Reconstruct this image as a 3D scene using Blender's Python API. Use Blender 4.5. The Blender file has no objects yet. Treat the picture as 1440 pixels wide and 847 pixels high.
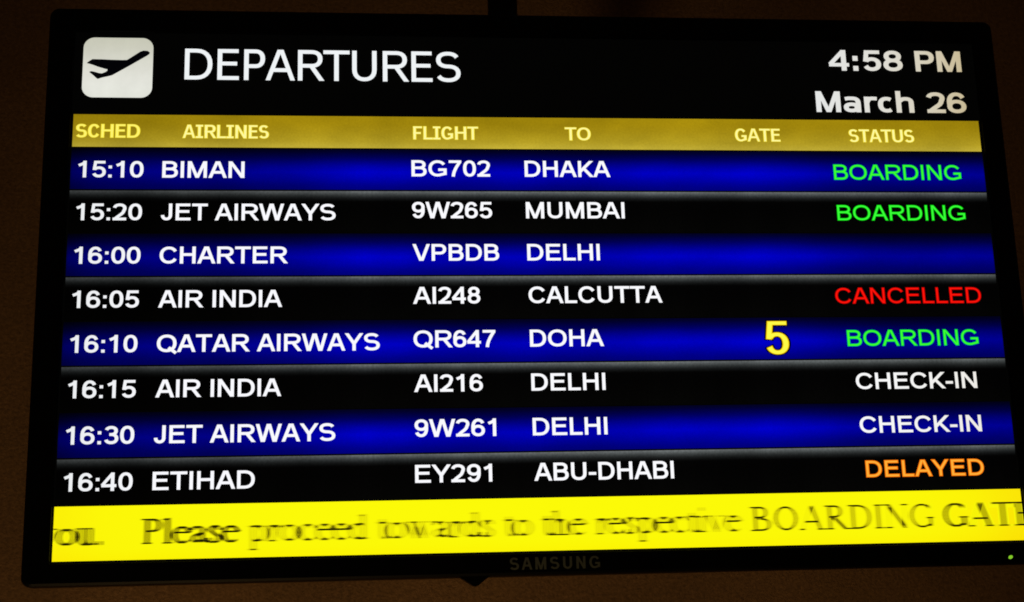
import bpy, bmesh, math
from mathutils import Vector, Matrix
from mathutils.geometry import delaunay_2d_cdt

# ------------------------------------------------------------------ camera, light, exposure
scene = bpy.context.scene
col = scene.collection
MM = 0.001

cam_data = bpy.data.cameras.new("camera")
cam = bpy.data.objects.new("camera", cam_data)
col.objects.link(cam)
cam_data.sensor_fit = 'HORIZONTAL'
cam_data.sensor_width = 36.0
cam_data.lens = 1992.6 / 1440.0 * 36.0
cam_data.clip_start = 0.02
cam_data.clip_end = 100.0
cam.matrix_world = Matrix((
    (0.99522266, 0.00500784, -0.0975027, -0.16278),
    (-0.0935937, -0.23529204, -0.96740781, -1.29020),
    (-0.02778623, 0.97191182, -0.23369927, -0.31506),
    (0, 0, 0, 1)))
scene.camera = cam
cam_data.dof.use_dof = True                     # a phone lens: the dark wall behind goes a touch soft
cam_data.dof.focus_distance = 1.33
cam_data.dof.aperture_fstop = 13.0

scene.view_settings.view_transform = 'Standard'
scene.view_settings.look = 'None'
scene.view_settings.exposure = 0.0
scene.view_settings.gamma = 1.0
scene.cycles.pixel_filter_type = 'BLACKMAN_HARRIS'
scene.cycles.filter_width = 1.75
scene.cycles.max_bounces = 5

world = bpy.data.worlds.new("World")
scene.world = world
world.use_nodes = True
world.node_tree.nodes["Background"].inputs[0].default_value = (1.0, 0.55, 0.30, 1)
world.node_tree.nodes["Background"].inputs[1].default_value = 0.010

def area_lamp(name, loc, target, size, power, color):
    l = bpy.data.lights.new(name, 'AREA')
    l.shape = 'DISK'; l.size = size; l.energy = power; l.color = color
    o = bpy.data.objects.new(name, l)
    o.location = loc
    o.rotation_euler = (Vector(target) - Vector(loc)).to_track_quat('-Z', 'Y').to_euler()
    col.objects.link(o)
    return o

def spot_lamp(name, loc, target, power, color, angle, blend, size):
    l = bpy.data.lights.new(name, 'SPOT')
    l.energy = power; l.color = color; l.spot_size = math.radians(angle); l.spot_blend = blend
    l.shadow_soft_size = size
    o = bpy.data.objects.new(name, l)
    o.location = loc
    o.rotation_euler = (Vector(target) - Vector(loc)).to_track_quat('-Z', 'Y').to_euler()
    col.objects.link(o)
    return o

# a warm hall lamp standing low in front of the wall, left of the viewer
spot_lamp("hall_lamp", (-0.62, -0.75, -1.75), (-0.20, 0.70, -0.55), 30.0, (1.0, 0.62, 0.24), 62, 1.0, 0.12)

# ------------------------------------------------------------------ helpers
def srgb(r, g, b):
    def f(c):
        c /= 255.0
        return c / 12.92 if c <= 0.04045 else ((c + 0.055) / 1.055) ** 2.4
    return (f(r), f(g), f(b), 1.0)

def plain(name, color, rough=0.5, emit=None, strength=1.0, metallic=0.0, spec=0.5):
    m = bpy.data.materials.new(name); m.use_nodes = True
    b = m.node_tree.nodes["Principled BSDF"]
    b.inputs["Base Color"].default_value = color
    b.inputs["Roughness"].default_value = rough
    b.inputs["Metallic"].default_value = metallic
    b.inputs["Specular IOR Level"].default_value = spec
    if emit:
        b.inputs["Emission Color"].default_value = emit
        b.inputs["Emission Strength"].default_value = strength
    return m

def lit(name, r, g, b, strength=1.0):                       # lit pixels of the display
    return plain(name, (0.004, 0.004, 0.004, 1), 0.45, srgb(r, g, b), strength, spec=0.1)

class N:                                                    # tiny node helper
    def __init__(self, m):
        self.t = m.node_tree; self.bsdf = self.t.nodes["Principled BSDF"]
    def new(self, kind, **kw):
        n = self.t.nodes.new(kind)
        for k, v in kw.items(): setattr(n, k, v)
        return n
    def link(self, a, b): self.t.links.new(a, b)
    def coords(self):
        tc = self.new('ShaderNodeTexCoord'); s = self.new('ShaderNodeSeparateXYZ')
        self.link(tc.outputs['Object'], s.inputs[0]); return tc, s
    def maprange(self, sock, a, b):
        n = self.new('ShaderNodeMapRange'); n.inputs[1].default_value = a; n.inputs[2].default_value = b
        self.link(sock, n.inputs[0]); return n.outputs[0]
    def ramp(self, sock, stops, interp='B_SPLINE'):
        n = self.new('ShaderNodeValToRGB'); r = n.color_ramp; r.interpolation = interp
        while len(r.elements) < len(stops): r.elements.new(0.5)
        for e, (p, c) in zip(r.elements, stops): e.position = p
        for e, (p, c) in zip(r.elements, stops): e.color = c
        self.link(sock, n.inputs[0]); return n.outputs[0]
    def mul(self, a, b):
        n = self.new('ShaderNodeMix', data_type='RGBA', blend_type='MULTIPLY')
        n.inputs[0].default_value = 1.0
        self.link(a, n.inputs[6]); self.link(b, n.inputs[7]); return n.outputs[2]
    def noise(self, vec, scale, detail=3, rough=0.6, lo=0.8, hi=1.2, mapscale=None):
        if mapscale:
            mp = self.new('ShaderNodeMapping'); mp.inputs['Scale'].default_value = mapscale
            self.link(vec, mp.inputs[0]); vec = mp.outputs[0]
        n = self.new('ShaderNodeTexNoise'); n.inputs['Scale'].default_value = scale
        n.inputs['Detail'].default_value = detail; n.inputs['Roughness'].default_value = rough
        self.link(vec, n.inputs['Vector'])
        mr = self.new('ShaderNodeMapRange'); mr.inputs[1].default_value = 0.3; mr.inputs[2].default_value = 0.7
        mr.inputs[3].default_value = lo; mr.inputs[4].default_value = hi
        self.link(n.outputs[0], mr.inputs[0]); return mr.outputs[0]

def grey(v): return (v, v, v, 1)

def band_material(name, height, vstops, hstops, noise=None):
    """display graphic: a vertical gradient along the bar, with viewing-angle falloff and lobes painted in along its length"""
    m = bpy.data.materials.new(name); m.use_nodes = True
    n = N(m); tc, s = n.coords()
    v = n.ramp(n.maprange(s.outputs['Z'], height / 2, -height / 2), vstops)
    h = n.ramp(n.maprange(s.outputs['X'], -0.443, 0.443), hstops)
    c = n.mul(v, h)
    if noise:
        for sc, lo, hi, ms in noise:
            c = n.mul(c, n.noise(tc.outputs['Object'], sc, 3, 0.6, lo, hi, ms))
    b = n.bsdf
    b.inputs["Base Color"].default_value = (0.004, 0.004, 0.004, 1)
    b.inputs["Roughness"].default_value = 0.45
    b.inputs["Specular IOR Level"].default_value = 0.1
    n.link(c, b.inputs["Emission Color"]); b.inputs["Emission Strength"].default_value = 1.0
    return m

def hramp_material(name, x0, x1, stops):
    m = bpy.data.materials.new(name); m.use_nodes = True
    n = N(m); g = n.new('ShaderNodeNewGeometry'); s = n.new('ShaderNodeSeparateXYZ')
    n.link(g.outputs['Position'], s.inputs[0])
    c = n.ramp(n.maprange(s.outputs['X'], x0, x1), stops, 'LINEAR')
    b = n.bsdf
    b.inputs["Base Color"].default_value = (0.004, 0.004, 0.004, 1)
    b.inputs["Roughness"].default_value = 0.45; b.inputs["Specular IOR Level"].default_value = 0.1
    n.link(c, b.inputs["Emission Color"]); b.inputs["Emission Strength"].default_value = 1.0
    return m

def link_mesh(name, bm, mats, parent=None, loc=(0, 0, 0), smooth=False):
    me = bpy.data.meshes.new(name); bm.to_mesh(me); bm.free()
    for m in (mats if isinstance(mats, (list, tuple)) else [mats]): me.materials.append(m)
    if smooth:
        for p in me.polygons: p.use_smooth = True
    o = bpy.data.objects.new(name, me); o.location = loc
    col.objects.link(o)
    if parent: o.parent = parent
    return o

def add_box(bm, x0, x1, y0, y1, z0, z1, bevel=0.0, seg=2):
    t = bmesh.new(); bmesh.ops.create_cube(t, size=1.0)
    for v in t.verts:
        v.co = Vector(((x0 + x1) / 2 + v.co.x * (x1 - x0), (y0 + y1) / 2 + v.co.y * (y1 - y0), (z0 + z1) / 2 + v.co.z * (z1 - z0)))
    if bevel: bmesh.ops.bevel(t, geom=t.edges[:], offset=bevel, segments=seg, affect='EDGES', profile=0.6)
    me = bpy.data.meshes.new("tmp"); t.to_mesh(me); t.free(); bm.from_mesh(me); bpy.data.meshes.remove(me)

def add_tube(bm, a, b, r, seg=24):
    a, b = Vector(a), Vector(b); d = b - a
    mat = Matrix.Translation((a + b) / 2) @ d.to_track_quat('Z', 'Y').to_matrix().to_4x4()
    bmesh.ops.create_cone(bm, cap_ends=True, segments=seg, radius1=r, radius2=r, depth=d.length, matrix=mat)

def rounded(x0, x1, z0, z1, r, n=8):
    pts = []
    for cx, cz, a in ((x1 - r, z1 - r, 0), (x0 + r, z1 - r, 90), (x0 + r, z0 + r, 180), (x1 - r, z0 + r, 270)):
        for i in range(n + 1):
            t = math.radians(a + 90 * i / n); pts.append((cx + r * math.cos(t), cz + r * math.sin(t)))
    return pts

def lofted(bm, loops, cap_first=False, cap_last=False):
    rings = [[bm.verts.new((x, y, z)) for x, z in pts] for pts, y in loops]
    k = len(rings[0])
    for a, b in zip(rings, rings[1:]):
        for i in range(k):
            bm.faces.new((a[i], a[(i + 1) % k], b[(i + 1) % k], b[i]))
    if cap_first: bm.faces.new(list(reversed(rings[0])))
    if cap_last: bm.faces.new(rings[-1])
    bmesh.ops.recalc_face_normals(bm, faces=bm.faces[:])

# ------------------------------------------------------------------ lettering
# Each glyph is a list of strokes in a box of width w and cap height 1.
# stroke = (points, closed, kind, clip) ; kind None = thickness from direction, number = fixed thickness
def se(cx, cy, rx, ry, a0, a1, n=2.25, k=None):
    k = k or max(4, int(abs(a1 - a0) / 15)); out = []
    for i in range(k + 1):
        t = math.radians(a0 + (a1 - a0) * i / k); c, s = math.cos(t), math.sin(t)
        out.append((cx + rx * math.copysign(abs(c) ** (2 / n), c), cy + ry * math.copysign(abs(s) ** (2 / n), s)))
    return out

def spline(p, k=4):
    q = [p[0]] + list(p) + [p[-1]]; out = []
    for i in range(1, len(q) - 2):
        for j in range(k):
            t = j / k
            out.append(tuple(0.5 * (2 * q[i][d] + (q[i + 1][d] - q[i - 1][d]) * t + (2 * q[i - 1][d] - 5 * q[i][d] + 4 * q[i + 1][d] - q[i + 2][d]) * t * t
                       + (3 * q[i][d] - q[i - 1][d] - 3 * q[i + 1][d] + q[i + 2][d]) * t ** 3) for d in (0, 1)))
    return out + [p[-1]]

CL = (0.0, 1.0)
def line(*p): return (list(p), False, None, None)
def diag(a, b, t, clip=CL, e=0.6):
    d = (b[0] - a[0], b[1] - a[1]); l = math.hypot(*d); u = (d[0] / l * e * t, d[1] / l * e * t)
    p, q = a, b
    if clip:
        if abs(a[1] - clip[0]) < 1e-6 or abs(a[1] - clip[1]) < 1e-6: p = (a[0] - u[0], a[1] - u[1])
        if abs(b[1] - clip[0]) < 1e-6 or abs(b[1] - clip[1]) < 1e-6: q = (b[0] + u[0], b[1] + u[1])
    return ([p, q], False, t, clip)

def sans(ch, w, tv, th, slab=False):
    v, h = tv / 2, th / 2; dt = (tv + th) / 2 * 1.02; q = dt / 2 * 1.06
    L, R, B, T, C = v, w - v, h, 1 - h, w / 2
    stem = line((L, 0), (L, 1))
    if ch == 'A':
        yb = 0.335; k = yb
        return [diag((q, 0), (C - q * .3, 1), dt), diag((w - q, 0), (C + q * .3, 1), dt), line((q + (C - q) * k, yb), (w - q - (C - q) * k, yb))]
    if ch == 'B':
        m = 0.53; r1 = (T - m) / 2; r2 = (m - B) / 2
        return [stem, line((0, T), (w * .5, T), *se(w * .5, m + r1, w * .94 - v - w * .5, r1, 90, -90)[1:], (0, m)),
                line((w * .5, m), *se(w * .55, m - r2, R - w * .55, r2, 90, -90), (0, B))]
    if ch == 'C': return [line(*se(C + w * .02, .5, C + w * .02 - v, .5 - h, 30, 330, 2.15))]
    if ch == 'G':
        return [line(*se(C, .5, C - v, .5 - h, 33, 296, 2.15), (R, .17)), line((R, .10), (R, .50)), line((w * .54, .50 - h), (w, .50 - h))]
    if ch == 'D':
        x = w * .42
        return [stem, line((0, T), (x, T), *se(x, .5, R - x, .5 - h, 90, -90)[1:], (0, B))]
    if ch == 'E': return [stem, line((0, T), (w * .97, T)), line((0, .53), (w * .91, .53)), line((0, B), (w, B))]
    if ch == 'F': return [stem, line((0, T), (w, T)), line((0, .49), (w * .86, .49))]
    if ch == 'H': return [stem, line((R, 0), (R, 1)), line((0, .53), (w, .53))]
    if ch == 'I':
        if slab: return [line((C, 0), (C, 1)), line((0, T), (w, T)), line((0, B), (w, B))]
        return [line((C, 0), (C, 1))]
    if ch == 'J': return [line((R, 1), (R, .30), *se(C, .30, C - v, .30 - h, 0, -180, 2.1)[1:-1], (L, .31))]
    if ch == 'K': return [stem, diag((L, .31), (w - q * 1.3, 1), dt), diag((w * .34, .56), (w - q * 1.1, 0), dt)]
    if ch == 'L': return [stem, line((0, B), (w, B))]
    if ch == 'M':
        return [stem, line((R, 0), (R, 1)), diag((L + v * .3, 1), (C, 0), dt * .96), diag((R - v * .3, 1), (C, 0), dt * .96)]
    if ch == 'N': return [stem, line((R, 0), (R, 1)), diag((L, 1), (R, 0), dt)]
    if ch == 'O': return [(se(C, .5, C - v, .5 - h, 0, 345, 2.2, 23), True, None, None)]
    if ch == 'Q': return [(se(C, .5, C - v, .5 - h, 0, 345, 2.2, 23), True, None, None), ([(w * .60, .26), (w * .98, -.06)], False, dt, None)]
    if ch == 'P':
        m = .455; r = (T - m) / 2; x = w * .55
        return [stem, line((0, T), (x, T), *se(x, m + r, R - x, r, 90, -90)[1:], (0, m))]
    if ch == 'R':
        m = .485; r = (T - m) / 2; x = w * .52
        return [stem, line((0, T), (x, T), *se(x, m + r, w * .93 - v - x, r, 90, -90)[1:], (0, m)),
                diag((w * .50, m), (w - q * 1.1, 0), dt)]
    if ch == 'S':
        m = .515; r1 = (T - m) / 2; r2 = (m - B) / 2; c1 = C * .98; a1 = C * .95 - v
        return [line(*se(c1, m + r1, a1, r1, 22, 258, 2.25, 20), (C, m), *se(C, m - r2, C - v, r2, 78, -158, 2.25, 20))]
    if ch == 'T': return [line((0, T), (w, T)), line((C, 0), (C, 1))]
    if ch == 'U': return [line((L, 1), (L, .38), *se(C, .38, C - v, .38 - h, 180, 360)[1:-1], (R, .38), (R, 1))]
    if ch == 'V': return [diag((q, 1), (C - q * .25, 0), dt), diag((w - q, 1), (C + q * .25, 0), dt)]
    if ch == 'W':
        a = w * .265
        return [diag((q, 1), (a, 0), dt), diag((C - q * .2, 1), (a + q * .3, 0), dt), diag((C + q * .2, 1), (w - a - q * .3, 0), dt), diag((w - q, 1), (w - a, 0), dt)]
    if ch == 'Y': return [line((C, 0), (C, .45)), diag((q, 1), (C, .40), dt), diag((w - q, 1), (C, .40), dt)]
    if ch == '0': return [(se(C, .5, C - v, .5 - h, 0, 345, 2.3, 23), True, None, None)]
    if ch == '1': return [line((R, 0), (R, 1)), ([(R, .93), (w * .55, .82), (0.0, .725)], False, th * 1.0, None)]
    if ch == '2':
        arc = se(C, .715, C - v, T - .715, 172, -28, 2.15, 16)
        return [line(*arc, *spline([arc[-1], (w * .72, .43), (w * .38, .22), (w * .17, B)], 3)[1:]), line((w * .01, B), (w, B))]
    if ch == '3':
        m = .53; r1 = (T - m) / 2; r2 = (m - B) / 2
        return [line(*se(C * .97, m + r1, C * .93 - v, r1, 165, -90, 2.2, 18), (w * .36, m)), line((w * .36, m), *se(C, m - r2, C - v, r2, 90, -165, 2.2, 18))]
    if ch == '4':
        s = w * .74
        return [line((s, 0), (s, 1)), line((0, .285), (w, .285)), ([(w * .05, .30), (s, .965)], False, dt * .92, (0.22, 1))]
    if ch == '5':
        r = (.665 - 2 * h) / 2
        return [line((w * .20, T), (w * .95, T)), ([(w * .25, 1), (w * .155, .45)], False, tv * .92, (.40, 1)),
                line(*se(C, h + r, C - v, r, 142, -160, 2.15, 22))]
    if ch in '69':
        st = [(se(C, .325, C - v, .325 - h, 0, 345, 2.15, 23), True, None, None),
              line(*se(C * 1.02, .5, C * 1.02 - v, .5 - h, 32, 195, 2.25, 16))]
        if ch == '9': st = [([(w - x, 1 - y) for x, y in s[0]],) + s[1:] for s in st]
        return st
    if ch == '7': return [line((0, T), (w, T)), line(*spline([(w - v * .9, 1 - th * .6), (w * .62, .60), (w * .42, .28), (w * .34, 0)], 3))]
    if ch == '8':
        m = .525
        return [(se(C, (m + T) / 2, C * .90 - v, (T - m) / 2, 0, 345, 2.1, 23), True, None, None), (se(C, (m + B) / 2, C - v, (m - B) / 2, 0, 345, 2.1, 23), True, None, None)]
    if ch == ':':
        d = tv * 1.05
        return [line((C, 0), (C, d)), line((C, .72 - d), (C, .72))]
    if ch == '-': return [line((0, .36), (w, .36))]
    X = .755; xt = X - h
    if ch == 'a':
        return [line((R, 0), (R, .44), *se(C, .44, C - v, xt - .44, 0, 90, 2.6)[1:], (w * .30, xt), (w * .10, xt - .03)),
                (se(w * .46, .235, w * .46 - v, .235 - h, 0, 345, 2.3, 23), True, None, None)]
    if ch == 'r': return [line((L, 0), (L, X)), line(*spline([(L, .46), (w * .45, .66), (w, xt - .005)], 4))]
    if ch == 'c': return [line(*se(w * .56, X / 2, w * .56 - v, X / 2 - h, 52, 308, 2.3))]
    if ch == 'h': return [line((L, 0), (L, 1.045)), line((L, .52), *se(w * .54, .48, R - w * .54, xt - .48, 120, 0, 2.4), (R, 0))]
    return []

# left bearing, ink width, advance (in cap heights)
def tab(s, d):
    o = {}
    for e in s.split():
        c, a, b, adv = e.split('/'); o[c] = (int(a) / d, (int(b) - int(a)) / d, int(adv) / d)
    o[' '] = (0, 0, 0.39 if d == 716 else 0.47)
    return o
GROTESK = tab("A/2/665/667 B/73/628/667 C/48/684/722 D/77/676/722 E/79/619/667 F/80/572/611 G/50/722/778 H/78/644/722 I/88/190/278 J/24/428/500 K/73/665/667 L/73/526/556 "
              "M/72/760/833 N/74/646/722 O/46/736/778 P/76/625/667 Q/43/740/778 R/77/712/722 S/43/620/667 T/22/592/611 U/77/644/722 V/4/662/667 W/8/936/944 Y/2/662/667 "
              "0/40/516/556 1/105/376/556 2/28/505/556 3/40/518/556 4/12/510/556 5/40/522/556 6/36/514/556 7/45/513/556 8/40/513/556 9/40/514/556 :/84/194/278 -/30/304/333", 716)
HUMANIST = tab("A/4/680/684 D/86/718/771 E/86/580/632 P/86/567/603 R/86/698/695 S/50/634/684 T/2/614/616 U/80/652/732", 727)
HUMANIST_BOLD = tab("A/6/770/776 C/42/678/724 D/76/786/830 E/76/630/683 F/76/610/650 G/42/742/811 H/76/762/837 I/50/496/546 L/76/628/637 M/76/872/948 N/76/770/846 O/42/808/850 "
                    "P/76/706/733 R/76/790/782 S/46/660/711 T/18/664/682 U/70/742/812 4/30/680/711 5/60/655/711 8/40/671/711 2/55/665/711 6/40/670/711 :/100/302/402 "
                    "a/40/600/668 r/68/490/497 c/38/552/588 h/68/645/712", 727)

def stroke_quads(st, k, grow):
    """quads of one stroke; k scales its thickness, grow lengthens open ends"""
    pts, closed, kind, clip = st
    tv, th = stroke_quads.tv, stroke_quads.th
    n = len(pts); pts = [tuple(p) for p in pts]
    if not closed and grow:
        def ext(a, b):
            l = math.hypot(a[0] - b[0], a[1] - b[1]) or 1; return (a[0] + (a[0] - b[0]) / l * grow, a[1] + (a[1] - b[1]) / l * grow)
        pts[0], pts[-1] = ext(pts[0], pts[1]), ext(pts[-1], pts[-2])
    Lf, Rt = [], []
    for i in range(n):
        a = pts[i - 1] if (i or closed) else pts[0]; b = pts[(i + 1) % n] if (i < n - 1 or closed) else pts[-1]
        dx, dy = b[0] - a[0], b[1] - a[1]; l = math.hypot(dx, dy) or 1e-9; dx /= l; dy /= l
        t = kind if kind is not None else math.sqrt((tv * dy) ** 2 + (th * dx) ** 2)
        m = 1.0
        if 0 < i < n - 1 or closed:
            c = pts[i]; u = (c[0] - a[0], c[1] - a[1]); lu = math.hypot(*u) or 1e-9
            cs = (u[0] * dx + u[1] * dy) / lu; m = min(1 / max(cs, .5), 1.5)
        t = t * k * m / 2
        Lf.append((pts[i][0] - dy * t, pts[i][1] + dx * t)); Rt.append((pts[i][0] + dy * t, pts[i][1] - dx * t))
    out = []
    for i in range(n if closed else n - 1):
        j = (i + 1) % n
        out.append([Lf[i], Rt[i], Rt[j], Lf[j]])
    if clip:
        lo, hi = clip[0] - grow, clip[1] + grow
        for s, lim in ((1, lo), (-1, -hi)):
            res = []
            for p in out:
                r = []
                for a, b in zip(p, p[1:] + p[:1]):
                    ia, ib = s * a[1] >= lim, s * b[1] >= lim
                    if ia: r.append(a)
                    if ia != ib:
                        t = (lim - s * a[1]) / (s * b[1] - s * a[1]); r.append((a[0] + (b[0] - a[0]) * t, a[1] + (b[1] - a[1]) * t))
                if len(r) > 2: res.append(r)
            out = res
    return out

def hull(p):
    """convex hull: inner sides of tight bends would otherwise fold a quad over itself"""
    p = sorted({(round(x, 5), round(y, 5)) for x, y in p})
    if len(p) < 3: return p
    def half(q):
        h = []
        for c in q:
            while len(h) > 1 and (h[-1][0] - h[-2][0]) * (c[1] - h[-2][1]) - (h[-1][1] - h[-2][1]) * (c[0] - h[-2][0]) <= 1e-9: h.pop()
            h.append(c)
        return h[:-1]
    return half(p) + half(p[::-1])

def union_mesh(groups, pick, y=0.0, depth=0.0):
    """groups: polygons with a tag each. The union is triangulated with no overlaps; pick(set of tags) gives a material slot or None."""
    verts, faces, tags = [], [], []
    for poly, tg in groups:
        if len(poly) <= 5: poly = hull(poly)
        if len(poly) < 3: continue
        area = sum(a[0] * b[1] - b[0] * a[1] for a, b in zip(poly, poly[1:] + poly[:1]))
        if abs(area) < 1e-5: continue
        if area < 0: poly = poly[::-1]
        i0 = len(verts); verts += [Vector(p) for p in poly]; faces.append(list(range(i0, i0 + len(poly)))); tags.append(tg)
    vo, eo, fo, ov, oe, of = delaunay_2d_cdt(verts, [], faces, 0, 1e-6)
    bm = bmesh.new(); bv = {}
    for f, src in zip(fo, of):
        if not src: continue
        s = pick({tags[i] for i in src})
        if s is None: continue
        vs = []
        for i in f:
            if i not in bv: bv[i] = bm.verts.new((vo[i][0] * MM, y, vo[i][1] * MM))
            vs.append(bv[i])
        try: fc = bm.faces.new(vs)
        except ValueError: continue
        fc.normal_update()
        if fc.normal.y > 0: fc.normal_flip()
        fc.material_index = s
    if depth:
        r = bmesh.ops.extrude_face_region(bm, geom=bm.faces[:])
        for g in r['geom']:
            if isinstance(g, bmesh.types.BMVert): g.co.y -= depth
        bmesh.ops.recalc_face_normals(bm, faces=bm.faces[:])
    return bm

def text_bm(s, x0, x1, base, cap, tab_, tv, th, layers=((1.0, 0),), slab=False, y=0.0, depth=0.0, track=-0.03):
    """s is fitted between x0 and x1 (mm). tv, th: stem and bar thickness as a fraction of the cap height.
    layers: (thickness factor, material slot), the thinnest that covers a spot wins"""
    pen = 0; place = []
    for ch in s:
        l, w, a = tab_[ch]; place.append((ch, pen + l, w)); pen += a + track
    nx0 = place[0][1]; nx1 = place[-1][1] + place[-1][2]
    sx = (x1 - x0) / ((nx1 - nx0) * cap)
    tvf = tv / sx
    groups = []
    for ch, gx, w in place:
        if ch == ' ': continue
        stroke_quads.tv, stroke_quads.th = tvf, th
        ww = max(w, tvf) if ch in 'I:' and not slab else w
        gx -= (ww - w) / 2
        for st in sans(ch, ww, tvf, th, slab and ch == 'I'):
            for k, slot in layers:
                for p in stroke_quads(st, k, (k - 1) * th / 2):
                    groups.append(([(x0 + (gx - nx0 + px) * cap * sx, base + py * cap) for px, py in p], k))
    order = sorted(layers); slots = dict(layers)
    return union_mesh(groups, lambda t: slots[min(t)], y, depth)

# ------------------------------------------------------------------ materials
M_bezel = plain('bezel_black_plastic', (0.004, 0.004, 0.004, 1), 0.42, spec=0.18)
M_case = plain('case_black_plastic', (0.012, 0.012, 0.012, 1), 0.6, spec=0.3)
M_pole = plain('black_painted_steel', (0.006, 0.006, 0.006, 1), 0.55, spec=0.3)
M_screen = plain('dark_screen', (0.004, 0.004, 0.004, 1), 0.45, (0.0007, 0.0007, 0.0006, 1), 1.0, spec=0.1)
M_logo = plain('logo_grey', (0.27, 0.33, 0.30, 1), 0.5)
M_led = lit('green_led', 132, 200, 42)
M_white = hramp_material('white_pixels', -0.44, 0.44, [(0, srgb(236, 238, 240)), (.10, srgb(250, 250, 255)), (.80, srgb(252, 252, 255)), (.88, srgb(246, 246, 246)), (1, srgb(238, 234, 226))])
M_title = lit('title_pixels', 240, 244, 246)
M_clock = hramp_material('clock_pixels', 0.27, 0.435, [(0, srgb(230, 232, 232)), (.45, srgb(224, 222, 214)), (.75, srgb(214, 206, 184)), (1, srgb(200, 184, 146))])  # viewing-angle dimming towards the right, painted into the emission
M_green = lit('green_pixels', 62, 255, 58); M_green_edge = lit('green_edge_pixels', 8, 226, 22)
M_red = lit('red_pixels', 255, 22, 12); M_red_edge = lit('red_edge_pixels', 214, 0, 0)
M_orange = lit('orange_pixels', 255, 178, 58); M_orange_edge = lit('orange_edge_pixels', 255, 124, 8)
M_head_left = lit('yellow_heading_pixels', 255, 246, 112); M_head = lit('heading_pixels', 255, 250, 160); M_head_edge = lit('heading_edge_pixels', 246, 226, 52)
M_gate = lit('gate_pixels', 255, 252, 70); M_gate_edge = lit('gate_edge_pixels', 245, 205, 10)
M_black = lit('black_pixels', 3, 3, 6)

PITCH = 41.84
ROW_H = PITCH - 1.2
M_blue = band_material('blue_row_pixels', ROW_H * MM,
    [(0, srgb(2, 2, 26)), (.12, srgb(0, 0, 52)), (.30, srgb(0, 0, 108)), (.52, srgb(0, 0, 193)), (.62, srgb(0, 0, 190)), (.82, srgb(0, 0, 144)), (1, srgb(0, 0, 116))],
    [(0, grey(.18)), (.02, grey(.32)), (.06, grey(.38)), (.17, grey(.40)), (.25, grey(.80)), (.33, grey(1.15)), (.41, grey(.66)), (.47, grey(1.0)), (.54, grey(.68)), (.62, grey(1.12)), (.73, grey(1.1)), (.83, grey(.60)), (.93, grey(.52)), (1, grey(.55))],
    [(7.0, .80, 1.20, (1, 1, 2.2)), (420, .93, 1.07, None)])
M_dark = band_material('black_row_pixels', ROW_H * MM,
    [(0, srgb(116, 121, 121)), (.04, srgb(94, 99, 99)), (.09, srgb(60, 64, 64)), (.15, srgb(28, 30, 30)), (.22, srgb(7, 7, 7)), (.26, srgb(3, 3, 3)), (.5, srgb(3, 3, 3)), (1, srgb(6, 6, 5))],
    [(0, grey(.30)), (.12, grey(.34)), (.30, grey(.75)), (.45, grey(1.0)), (.6, grey(.82)), (.8, grey(.95)), (1, grey(.60))],
    [(14, .58, 1.16, (1, 1, .2)), (420, .8, 1.2, None)])
M_gold = band_material('gold_heading_pixels', 0.0323,
    [(0, srgb(158, 132, 12)), (.35, srgb(156, 130, 12)), (.8, srgb(176, 154, 34)), (1, srgb(190, 170, 56))],
    [(0, grey(.82)), (.15, grey(.90)), (.34, grey(1.08)), (.39, grey(.95)), (.47, grey(1.12)), (.52, grey(1.0)), (.64, grey(1.14)), (.74, grey(.92)), (.78, grey(1.08)), (.86, grey(.96)), (1, grey(1.0))],
    [(11, .82, 1.18, (1, 1, 2)), (500, .92, 1.08, None)])
M_yellow = band_material('yellow_ticker_pixels', 0.0482,
    [(0, srgb(252, 250, 8)), (.8, srgb(252, 250, 8)), (1, srgb(252, 243, 4))],
    [(0, (1, .90, 1, 1)), (.05, (1, .98, 1, 1)), (.2, grey(1)), (.86, grey(1)), (.95, (1, .93, .8, 1)), (1, (.99, .80, .8, 1))])
M_icon = band_material('icon_pixels', 0.061,
    [(0, srgb(196, 196, 178)), (.3, srgb(210, 210, 196)), (.7, srgb(228, 228, 220)), (1, srgb(226, 228, 218))],
    [(0, grey(1)), (1, grey(1))], [(40, .95, 1.05, None)])
SMEAR = [lit('ticker_shade_pixels', *c) for c in ((250, 247, 8), (242, 238, 8), (226, 220, 8), (188, 180, 6), (104, 97, 4), (50, 45, 3), (22, 20, 2))]

M_wall = bpy.data.materials.new('brown_wall_paint'); M_wall.use_nodes = True
n = N(M_wall); tc, s = n.coords()
base = n.new('ShaderNodeRGB'); base.outputs[0].default_value = (0.30, 0.175, 0.085, 1)
c = n.mul(base.outputs[0], n.noise(tc.outputs['Object'], 170, 3, .75, .64, 1.36))
c = n.mul(c, n.noise(tc.outputs['Object'], 3.0, 4, .55, .78, 1.22))
n.link(c, n.bsdf.inputs['Base Color']); n.bsdf.inputs['Roughness'].default_value = 0.85
bp = n.new('ShaderNodeBump'); bp.inputs['Strength'].default_value = .5; bp.inputs['Distance'].default_value = .003
n.link(n.noise(tc.outputs['Object'], 260, 4, .7, 0, 1), bp.inputs['Height']); n.link(bp.outputs[0], n.bsdf.inputs['Normal'])

# ------------------------------------------------------------------ the wall behind
bm = bmesh.new(); add_box(bm, -3.2, 3.2, 0.70, 0.86, -2.4, 2.6)
wall = link_mesh('wall', bm, M_wall)
wall['kind'] = 'structure'

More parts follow.
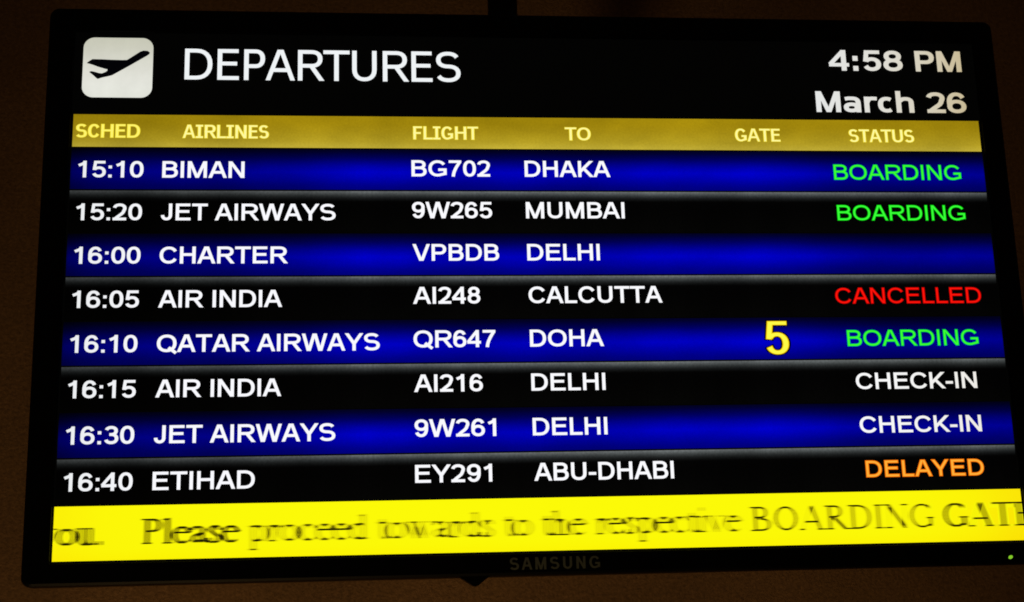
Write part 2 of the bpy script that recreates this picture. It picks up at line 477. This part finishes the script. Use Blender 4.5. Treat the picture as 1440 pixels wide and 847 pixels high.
# ------------------------------------------------------------------ the ceiling pole and its bracket
pole_root = bpy.data.objects.new('ceiling_pole', None); pole_root.location = (0, 0.34, 0.0); col.objects.link(pole_root)
pole_root['label'] = 'black steel pole rising behind the top edge of the departures display'
pole_root['category'] = 'pole'
bm = bmesh.new(); add_tube(bm, (0, 0, -0.13), (0, 0, 1.9), 0.0185, 32)
link_mesh('pole', bm, M_pole, pole_root, smooth=False)
bm = bmesh.new()
add_box(bm, -.035, .035, -.285, -.018, -.03, .03, .004)
add_box(bm, -.20, .20, -.290, -.2855, -.11, .11, .0015)
link_mesh('bracket', bm, M_pole, pole_root)

# ------------------------------------------------------------------ the display
disp = bpy.data.objects.new('departures_display', None); disp.location = (0, 0, 0); col.objects.link(disp)
disp['label'] = 'large black-framed flat screen showing a departures timetable with blue and black rows'
disp['category'] = 'flight display'

OX0, OX1, OZ0, OZ1 = -.4695, .4670, -.2580, .2875
IX0, IX1, IZ0, IZ1 = -.4444, .4444, -.2372, .2630
bm = bmesh.new()
def sh(d): return (OX0 + d, OX1 - d, OZ0 + d, OZ1 - d)
lofted(bm, [(rounded(IX0, IX1, IZ0, IZ1, .0004), .0012), (rounded(IX0 - .0012, IX1 + .0012, IZ0 - .0012, IZ1 + .0012, .0010), -.0024),
            (rounded(*sh(.0032), .007), -.0034), (rounded(*sh(.0010), .0085), -.0022), (rounded(*sh(0), .009), .0010), (rounded(*sh(.0), .009), .016), (rounded(*sh(.004), .006), .017)])
bezel = link_mesh('bezel', bm, M_bezel, disp)
bm = bmesh.new()
lofted(bm, [(rounded(*sh(.004), .006), .0172), (rounded(*sh(.03), .02), .034), (rounded(*sh(.06), .02), .050)], True, True)
link_mesh('back_cover', bm, M_case, disp)
# chin bump for the remote sensor, under the lower edge of the frame
bm = bmesh.new()
prof = [(-.0885, OZ0 + .001), (-.0830, OZ0 - .0022), (-.0755, OZ0 - .0072), (-.0728, OZ0 - .0080), (-.0700, OZ0 - .0072), (-.0650, OZ0 - .0030), (-.0590, OZ0 + .001)]
lofted(bm, [(prof, -.0008), (prof, .012)], True, True)
link_mesh('sensor_bump', bm, M_bezel, disp)
# maker's lettering in the middle of the lower frame
bm = text_bm('SAMSUNG', -42.0, 40.0, -252.6, 11.0, GROTESK, .20, .16, y=-.0036, depth=.0003, track=.16)
link_mesh('logo', bm, M_logo, disp)
bm = bmesh.new(); bmesh.ops.create_uvsphere(bm, u_segments=16, v_segments=10, radius=1.0)
for v in bm.verts: v.co = Vector((v.co.x * .0023, v.co.y * .0010, v.co.z * .0016))
bmesh.ops.rotate(bm, verts=bm.verts[:], cent=(0, 0, 0), matrix=Matrix.Rotation(math.radians(-25), 3, 'Y'))
link_mesh('power_light', bm, M_led, disp, (.4257, -.0035, -.2515), True)

def sheet(name, x0, x1, z0, z1, y, mat, parent, off=(0, 0, 0)):
    """a lit area of the panel; its origin is the middle of the area (mm in)"""
    cx, cz = (x0 + x1) / 2 * MM, (z0 + z1) / 2 * MM
    bm = bmesh.new()
    vs = [bm.verts.new((a * MM - cx, 0, b * MM - cz)) for a, b in ((x0, z0), (x1, z0), (x1, z1), (x0, z1))]
    bm.faces.new(vs)
    o = link_mesh(name, bm, mat, parent, (cx - off[0], y - off[1], cz - off[2]))
    return o

def text(name, parent, s, x0, x1, base, cap, tab_, tv, th, mats, layers=((1.0, 0),), label=None, slab=False, y=-.0008, track=-0.03):
    o = link_mesh(name, text_bm(s, x0, x1, base, cap, tab_, tv, th, layers, slab, 0.0, 0.0, track), mats, parent)
    off = parent_offset(parent)
    o.location = (-off[0], y - off[1], -off[2])
    if label: o['label'] = label
    return o

def parent_offset(p):
    x = Vector((0, 0, 0))
    while p: x += p.location; p = p.parent
    return x

# the panel itself: a thin slab, its face at y = 0
bm = bmesh.new(); add_box(bm, IX0 - .004, IX1 + .004, 0.0, .006, IZ0 - .004, IZ1 + .004)
screen = link_mesh('screen', bm, M_screen, disp)

# --- top of the page
icon = sheet('airplane_icon', -436.6, -371.3, 197.0, 258.0, -.0004, M_icon, disp)
me = bmesh.new()
pts = rounded(-.03265, .03265, -.0305, .0305, .0105, 10)
me.faces.new([me.verts.new((x, 0, z)) for x, z in pts]); me.normal_update()
for f in me.faces:
    if f.normal.y > 0: f.normal_flip()
me.to_mesh(icon.data); me.free()
icon['label'] = 'pale rounded square with a black climbing airplane'
plane = [(178, 385), (205, 362), (238, 341), (330, 342), (440, 346), (560, 348), (610, 346), (650, 320), (700, 286), (750, 253), (785, 241), (830, 244), (855, 262), (846, 282), (820, 300),
         (740, 348), (640, 408), (560, 455), (500, 490), (455, 516), (400, 530), (340, 544), (303, 558), (286, 546), (250, 514), (208, 482), (232, 472), (270, 480), (310, 492), (345, 496),
         (380, 482), (402, 466), (404, 452), (370, 444), (300, 424), (240, 402)]
px = [((x - 137) / (890 - 137) * 65.3 - 32.65, 30.5 - (y - 102) / (755 - 102) * 61.0) for x, y in plane]
bm = union_mesh([(px, 0)], lambda t: 0)
link_mesh('airplane', bm, M_black, icon, (0, -.0004, 0))

text('title_text', screen, 'DEPARTURES', -341.3, -76.8, 215.9, 31.6, HUMANIST, .138, .122, M_title)
text('clock_text', screen, '4:58 PM', 293.5, 431.0, 232.4, 22.2, HUMANIST_BOLD, .235, .170, M_clock)
text('date_text', screen, 'March 26', 276.8, 431.8, 188.1, 22.0, HUMANIST_BOLD, .235, .170, M_clock)

# --- gold heading bar
bar = sheet('heading_bar', -443.0, 442.6, 147.6, 179.9, -.0004, M_gold, disp)
bar['label'] = 'gold bar with the column headings'
for s_, a, b in (('SCHED', -440.3, -380.8), ('AIRLINES', -341.7, -260.6), ('FLIGHT', -123.9, -60.8), ('TO', 23.3, 49.0), ('GATE', 192.0, 237.9), ('STATUS', 307.2, 374.3)):
    text('heading_text', bar, s_, a, b, 156.5, 13.7, HUMANIST_BOLD, .235, .165, [M_head_left if a < -400 else M_head, M_head_edge], ((.62, 0), (1.08, 1)), slab=True, track=-.085)

# --- eight flight rows
WT, WH = .190, .158            # white lettering
KT, KH = .168, .146            # coloured lettering
ROWS = [
    ('15:10', ('BIMAN', -283.1), ('BG702', -50.4), ('DHAKA', 66.5), None, ('BOARDING', 288.8, 418.6, 'g')),
    ('15:20', ('JET AIRWAYS', -197.6), ('9W265', -49.4), ('MUMBAI', 78.3), None, ('BOARDING', 288.8, 418.6, 'g')),
    ('16:00', ('CHARTER', -241.8), ('VPBDB', -43.8), ('DELHI', 52.4), None, None),
    ('16:05', ('AIR INDIA', -246.6), ('AI248', -62.6), ('CALCUTTA', 111.0), None, ('CANCELLED', 279.9, 425.7, 'r')),
    ('16:10', ('QATAR AIRWAYS', -156.9), ('QR647', -49.3), ('DOHA', 53.0), '5', ('BOARDING', 288.2, 418.3, 'g')),
    ('16:15', ('AIR INDIA', -246.6), ('AI216', -62.1), ('DELHI', 52.4), None, ('CHECK-IN', 293.1, 412.3, 'w')),
    ('16:30', ('JET AIRWAYS', -197.6), ('9W261', -50.8), ('DELHI', 52.4), None, ('CHECK-IN', 293.2, 412.4, 'w')),
    ('16:40', ('ETIHAD', -269.3), ('EY291', -55.5), ('ABU-DHABI', 112.7), None, ('DELAYED', 295.4, 410.3, 'o')),
]
CAP = 16.3
for i, (tm, al, fl, to, gate, st) in enumerate(ROWS):
    top = 146.44 - PITCH * i
    z1, z0 = (top - .2, top - PITCH + 1.3) if i % 2 == 0 else (top - .1, top - PITCH + .6)
    row = sheet('flight_row', -443.2, 442.8, z0, z1, -.0004, M_blue if i % 2 == 0 else M_dark, disp)
    row['label'] = ('blue' if i % 2 == 0 else 'black') + ' row of the ' + tm + ' flight'
    bl = 117.2 - 41.76 * i; bh = 119.3 - 41.72 * i
    text('time_text', row, tm, -436.0, -376.6, bl, CAP, GROTESK, WT, WH, M_white)
    text('airline_text', row, al[0], -359.3, al[1], bl, CAP, GROTESK, WT, WH, M_white)
    text('flight_text', row, fl[0], -125.7, fl[1], bh, CAP, GROTESK, WT, WH, M_white)
    text('destination_text', row, to[0], -17.0, to[1], bh, CAP, GROTESK, WT, WH, M_white)
    if gate:
        text('gate_text', row, gate, 208.0, 231.1, bl - 7.3, 32.6, GROTESK, .20, .125, [M_gate, M_gate_edge, M_black], ((.70, 0), (1.0, 1), (1.5, 2)), label='large yellow gate number')
    if st:
        s_, a, b, k = st
        if k == 'w':
            text('status_text', row, s_, a, b, bl + .2, 15.8, GROTESK, WT, WH, M_white, label='white check-in status')
        else:
            mats, lb = {'g': ([M_green, M_green_edge], 'green boarding status'), 'r': ([M_red, M_red_edge], 'red cancelled status'), 'o': ([M_orange, M_orange_edge], 'orange delayed status')}[k]
            kt, kh = (KT, KH) if k != 'o' else (.21, .18)
            text('status_text', row, s_, a, b, bl + .2, 15.8, GROTESK, kt, kh, mats, ((.55, 0), (1.05, 1)), label=lb)

# --- yellow ticker with scrolling serif lettering, its older frames still fading on the slow panel
ticker = sheet('ticker_bar', -443.6, 443.6, -236.0, -188.2, -.0004, M_yellow, disp)
ticker['label'] = 'bright yellow ticker bar along the bottom of the screen'

def serif(ch):
    V, H = .150, .070; S = .056; v, h = V / 2, H / 2; X = .68
    def sf(x, y, l=.17): return ([(x - l, y), (x + l, y)], False, S, None)
    def st(x, a, b): return ([(x, a), (x, b)], False, V, None)
    def thin(a, b, clip=CL): return diag(a, b, .055, clip)
    def thick(a, b, clip=CL): return diag(a, b, V * .98, clip)
    def ring(cx, cy, rx, ry): return (se(cx, cy, rx, ry, 0, 340, 2.0, 17), True, None, None)
    s0, s1 = S / 2, 1 - S / 2
    if ch == 'P': return [st(.25, 0, 1), sf(.25, s0), sf(.2, s1), line((.25, 1 - h), (.44, 1 - h), *se(.44, .735, .27, .265 - h, 90, -90)[1:], (.25, .47 + h))]
    if ch == 'B': return [st(.25, 0, 1), sf(.2, s0), sf(.2, s1), line((.25, 1 - h), (.45, 1 - h), *se(.45, .76, .26, .24 - h, 90, -90)[1:], (.25, .52 + h)),
                          line((.45, .53), *se(.50, .265, .33, .265 - h, 90, -90), (.25, h))]
    if ch == 'R': return [st(.25, 0, 1), sf(.25, s0), sf(.2, s1), line((.25, 1 - h), (.45, 1 - h), *se(.45, .745, .27, .255 - h, 90, -90)[1:], (.25, .48 + h)), thick((.45, .5), (.92, 0)), sf(.92, s0, .08)]
    if ch == 'D': return [st(.25, 0, 1), sf(.2, s0), sf(.2, s1), line((.25, 1 - h), (.45, 1 - h), *se(.45, .5, .50, .5 - h, 90, -90)[1:], (.25, h))]
    if ch == 'O': return [ring(.545, .5, .43, .5 - h)]
    if ch == 'G': return [line(*se(.56, .5, .45, .5 - h, 42, 305, 2.0), (.88, .1)), st(.92, .06, .40), sf(.90, .41, .17), ([(.90, .98), (.93, .68)], False, .04, None)]
    if ch == 'A': return [thin((.14, 0), (.54, 1)), thick((.58, 1), (.92, 0)), line((.3, .34), (.78, .34)), sf(.14, s0, .13), sf(.93, s0, .16)]
    if ch == 'I': return [st(.25, 0, 1), sf(.25, s0), sf(.25, s1)]
    if ch == 'N': return [thin((.2, 0), (.2, 1), None), thin((.9, 0), (.9, 1), None), thick((.2, 1), (.88, 0)), sf(.19, s0), sf(.14, s1, .14), sf(.9, s1, .16)]
    if ch == 'T': return [st(.46, 0, 1), sf(.46, s0, .19), line((.04, 1 - h), (.88, 1 - h)), thin((.05, .77), (.05, 1), None), thin((.87, .77), (.87, 1), None)]
    if ch == 'E': return [st(.25, 0, 1), sf(.2, s0), sf(.2, s1), line((.2, 1 - h), (.84, 1 - h)), line((.2, .53), (.66, .53)), line((.2, h), (.86, h)), thin((.84, .79), (.84, 1), None), thin((.88, 0), (.9, .25), None), thin((.66, .4), (.66, .66), None)]
    if ch == 'l': return [st(.21, 0, 1.02), sf(.21, s0), ([(.03, .95), (.21, .99)], False, S, None)]
    if ch == 'i': return [st(.21, 0, .68), sf(.21, s0), ([(.03, .61), (.21, .655)], False, S, None), ([(.21, .88), (.21, 1.02)], False, .15, None)]
    if ch == 'o': return [ring(.378, .335, .305, .335 - h)]
    if ch == 'e': return [line((.06, .43), (.62, .43), *se(.36, .335, .28, .345 - h, 15, 318, 2.0))]
    if ch == 'c': return [line(*se(.36, .335, .285, .345 - h, 48, 318, 2.0)), ([(.52, .54), (.62, .54)], False, .1, None)]
    if ch == 'a': return [line((.10, .52), *se(.29, .47, .2, .21 - h, 160, 0, 2.2), (.49, .12), (.56, .04), (.66, .08)), line(*spline([(.48, .40), (.2, .3), (.12, .17), (.24, .05), (.48, .14)], 3))]
    if ch == 's': return [line(*spline([(.47, .5), (.42, .63), (.27, .66), (.12, .53), (.28, .37), (.47, .22), (.42, .06), (.25, .02), (.11, .06), (.08, .2)], 3))]
    if ch == 'p': return [st(.20, -.32, .66), sf(.2, -.305), ([(.02, .6), (.2, .645)], False, S, None), line((.2, .55), *se(.40, .335, .27, .33 - h, 130, -130, 2.0), (.2, .1))]
    if ch == 'd': return [st(.57, 0, 1.02), ([(.40, .955), (.57, .99)], False, S, None), ([(.57, .03), (.76, .06)], False, S, None), line((.57, .55), *se(.36, .335, .28, .33 - h, 50, 310, 2.0), (.57, .1))]
    if ch == 'r': return [st(.19, 0, .66), sf(.19, s0), ([(.02, .6), (.19, .645)], False, S, None), line(*spline([(.19, .42), (.3, .6), (.46, .62)], 3)), ([(.40, .60), (.5, .60)], False, .10, None)]
    if ch == 't': return [st(.21, .12, .8), line((.03, .655), (.41, .655)), line(*spline([(.21, .2), (.24, .06), (.34, .03), (.42, .1)], 3))]
    if ch == 'h': return [st(.20, 0, 1.02), sf(.2, s0), ([(.02, .955), (.2, .99)], False, S, None), line((.2, .48), *se(.40, .46, .16, .18, 130, 0, 2.2), (.56, .3)), st(.56, 0, .45), sf(.57, s0)]
    if ch == 'u': return [st(.19, .2, .66), sf(.13, .655, .11), line((.19, .22), *se(.38, .22, .18, .2, 185, 300, 2.2), (.56, .12)), st(.56, 0, .66), sf(.50, .655, .11), ([(.56, .03), (.74, .05)], False, S, None)]
    if ch in 'vy':
        g = [thick((.12, X), (.40, 0), (0, X)), thin((.64, X), (.40, 0), (-.1, X)), sf(.13, X - s0, .13), sf(.63, X - s0, .11)]
        if ch == 'y': g += [line(*spline([(.41, .02), (.3, -.24), (.18, -.28), (.06, -.22)], 3))]
        return g
    if ch == 'w': return [thick((.13, X), (.37, 0), (0, X)), thin((.56, X), (.37, 0), (0, X)), thick((.50, X), (.74, 0), (0, X)), thin((.98, X), (.74, 0), (0, X)), sf(.13, X - s0, .13), sf(.5, X - s0, .12), sf(.97, X - s0, .11)]
    if ch == '.': return [([(.19, 0), (.19, .15)], False, .15, None)]
    return []
SADV = dict(P=556, l=278, e=444, a=444, s=389, p=500, r=333, o=500, c=444, d=500, t=278, w=722, h=500, i=278, v=500, y=500, u=500, B=667, O=722, A=722, R=667, D=722, I=333, N=722, G=722, T=611, E=611)
SADV['.'] = 250; SADV[' '] = 250
UNIT = .0334; SCAP = 662 * UNIT; SBASE = -222.4
SPANS = (.34, .29, .37, .40, .40, .36, .38, .26, .31)     # how far each word has moved while the panel faded
def ticker_words(msg, x):
    word, start = [], x
    for ch in msg + ' ':
        if ch == ' ':
            if word: yield word
            word = []
        else: word.append((ch, x))
        x += SADV[ch] * UNIT
words = list(ticker_words('you.', -440.5 - 500 * UNIT)) + list(ticker_words('Please proceed towards to the respective BOARDING GATE', -368.0))
stroke_quads.tv, stroke_quads.th = .150, .074
full = bmesh.new()
XA, XB = -443.4, 443.4
def clip_x(p):
    for s, lim in ((1, XA), (-1, -XB)):
        r = []
        for a, b in zip(p, p[1:] + p[:1]):
            ia, ib = s * a[0] >= lim, s * b[0] >= lim
            if ia: r.append(a)
            if ia != ib:
                t = (lim - s * a[0]) / (s * b[0] - s * a[0]); r.append((lim * s, a[1] + (b[1] - a[1]) * t))
        p = r
        if len(p) < 3: return None
    return p
BIAS = (1, 1, 0, 0, 0, 0, 0, 0, 1)
for w_, span, bias in zip(words, SPANS, BIAS):
    frames = [span * (i / 6 - .5) for i in range(7)]
    g = []
    for ch, x in w_:
        for s_ in serif(ch):
            for p in stroke_quads(s_, 1.0, 0.0):
                for k, dx in enumerate(frames):
                    q = clip_x([(x + (a + dx) * SCAP, SBASE + b * SCAP) for a, b in p])
                    if q: g.append((q, k))
    b2 = union_mesh(g, lambda t: min(6, len(t) - 1 + (bias if len(t) > 1 else 0)))
    me = bpy.data.meshes.new('tmp'); b2.to_mesh(me); b2.free(); full.from_mesh(me); bpy.data.meshes.remove(me)
o = link_mesh('ticker_text', full, SMEAR, ticker)
off = parent_offset(ticker); o.location = (-off[0], -.0008 - off[1], -off[2])
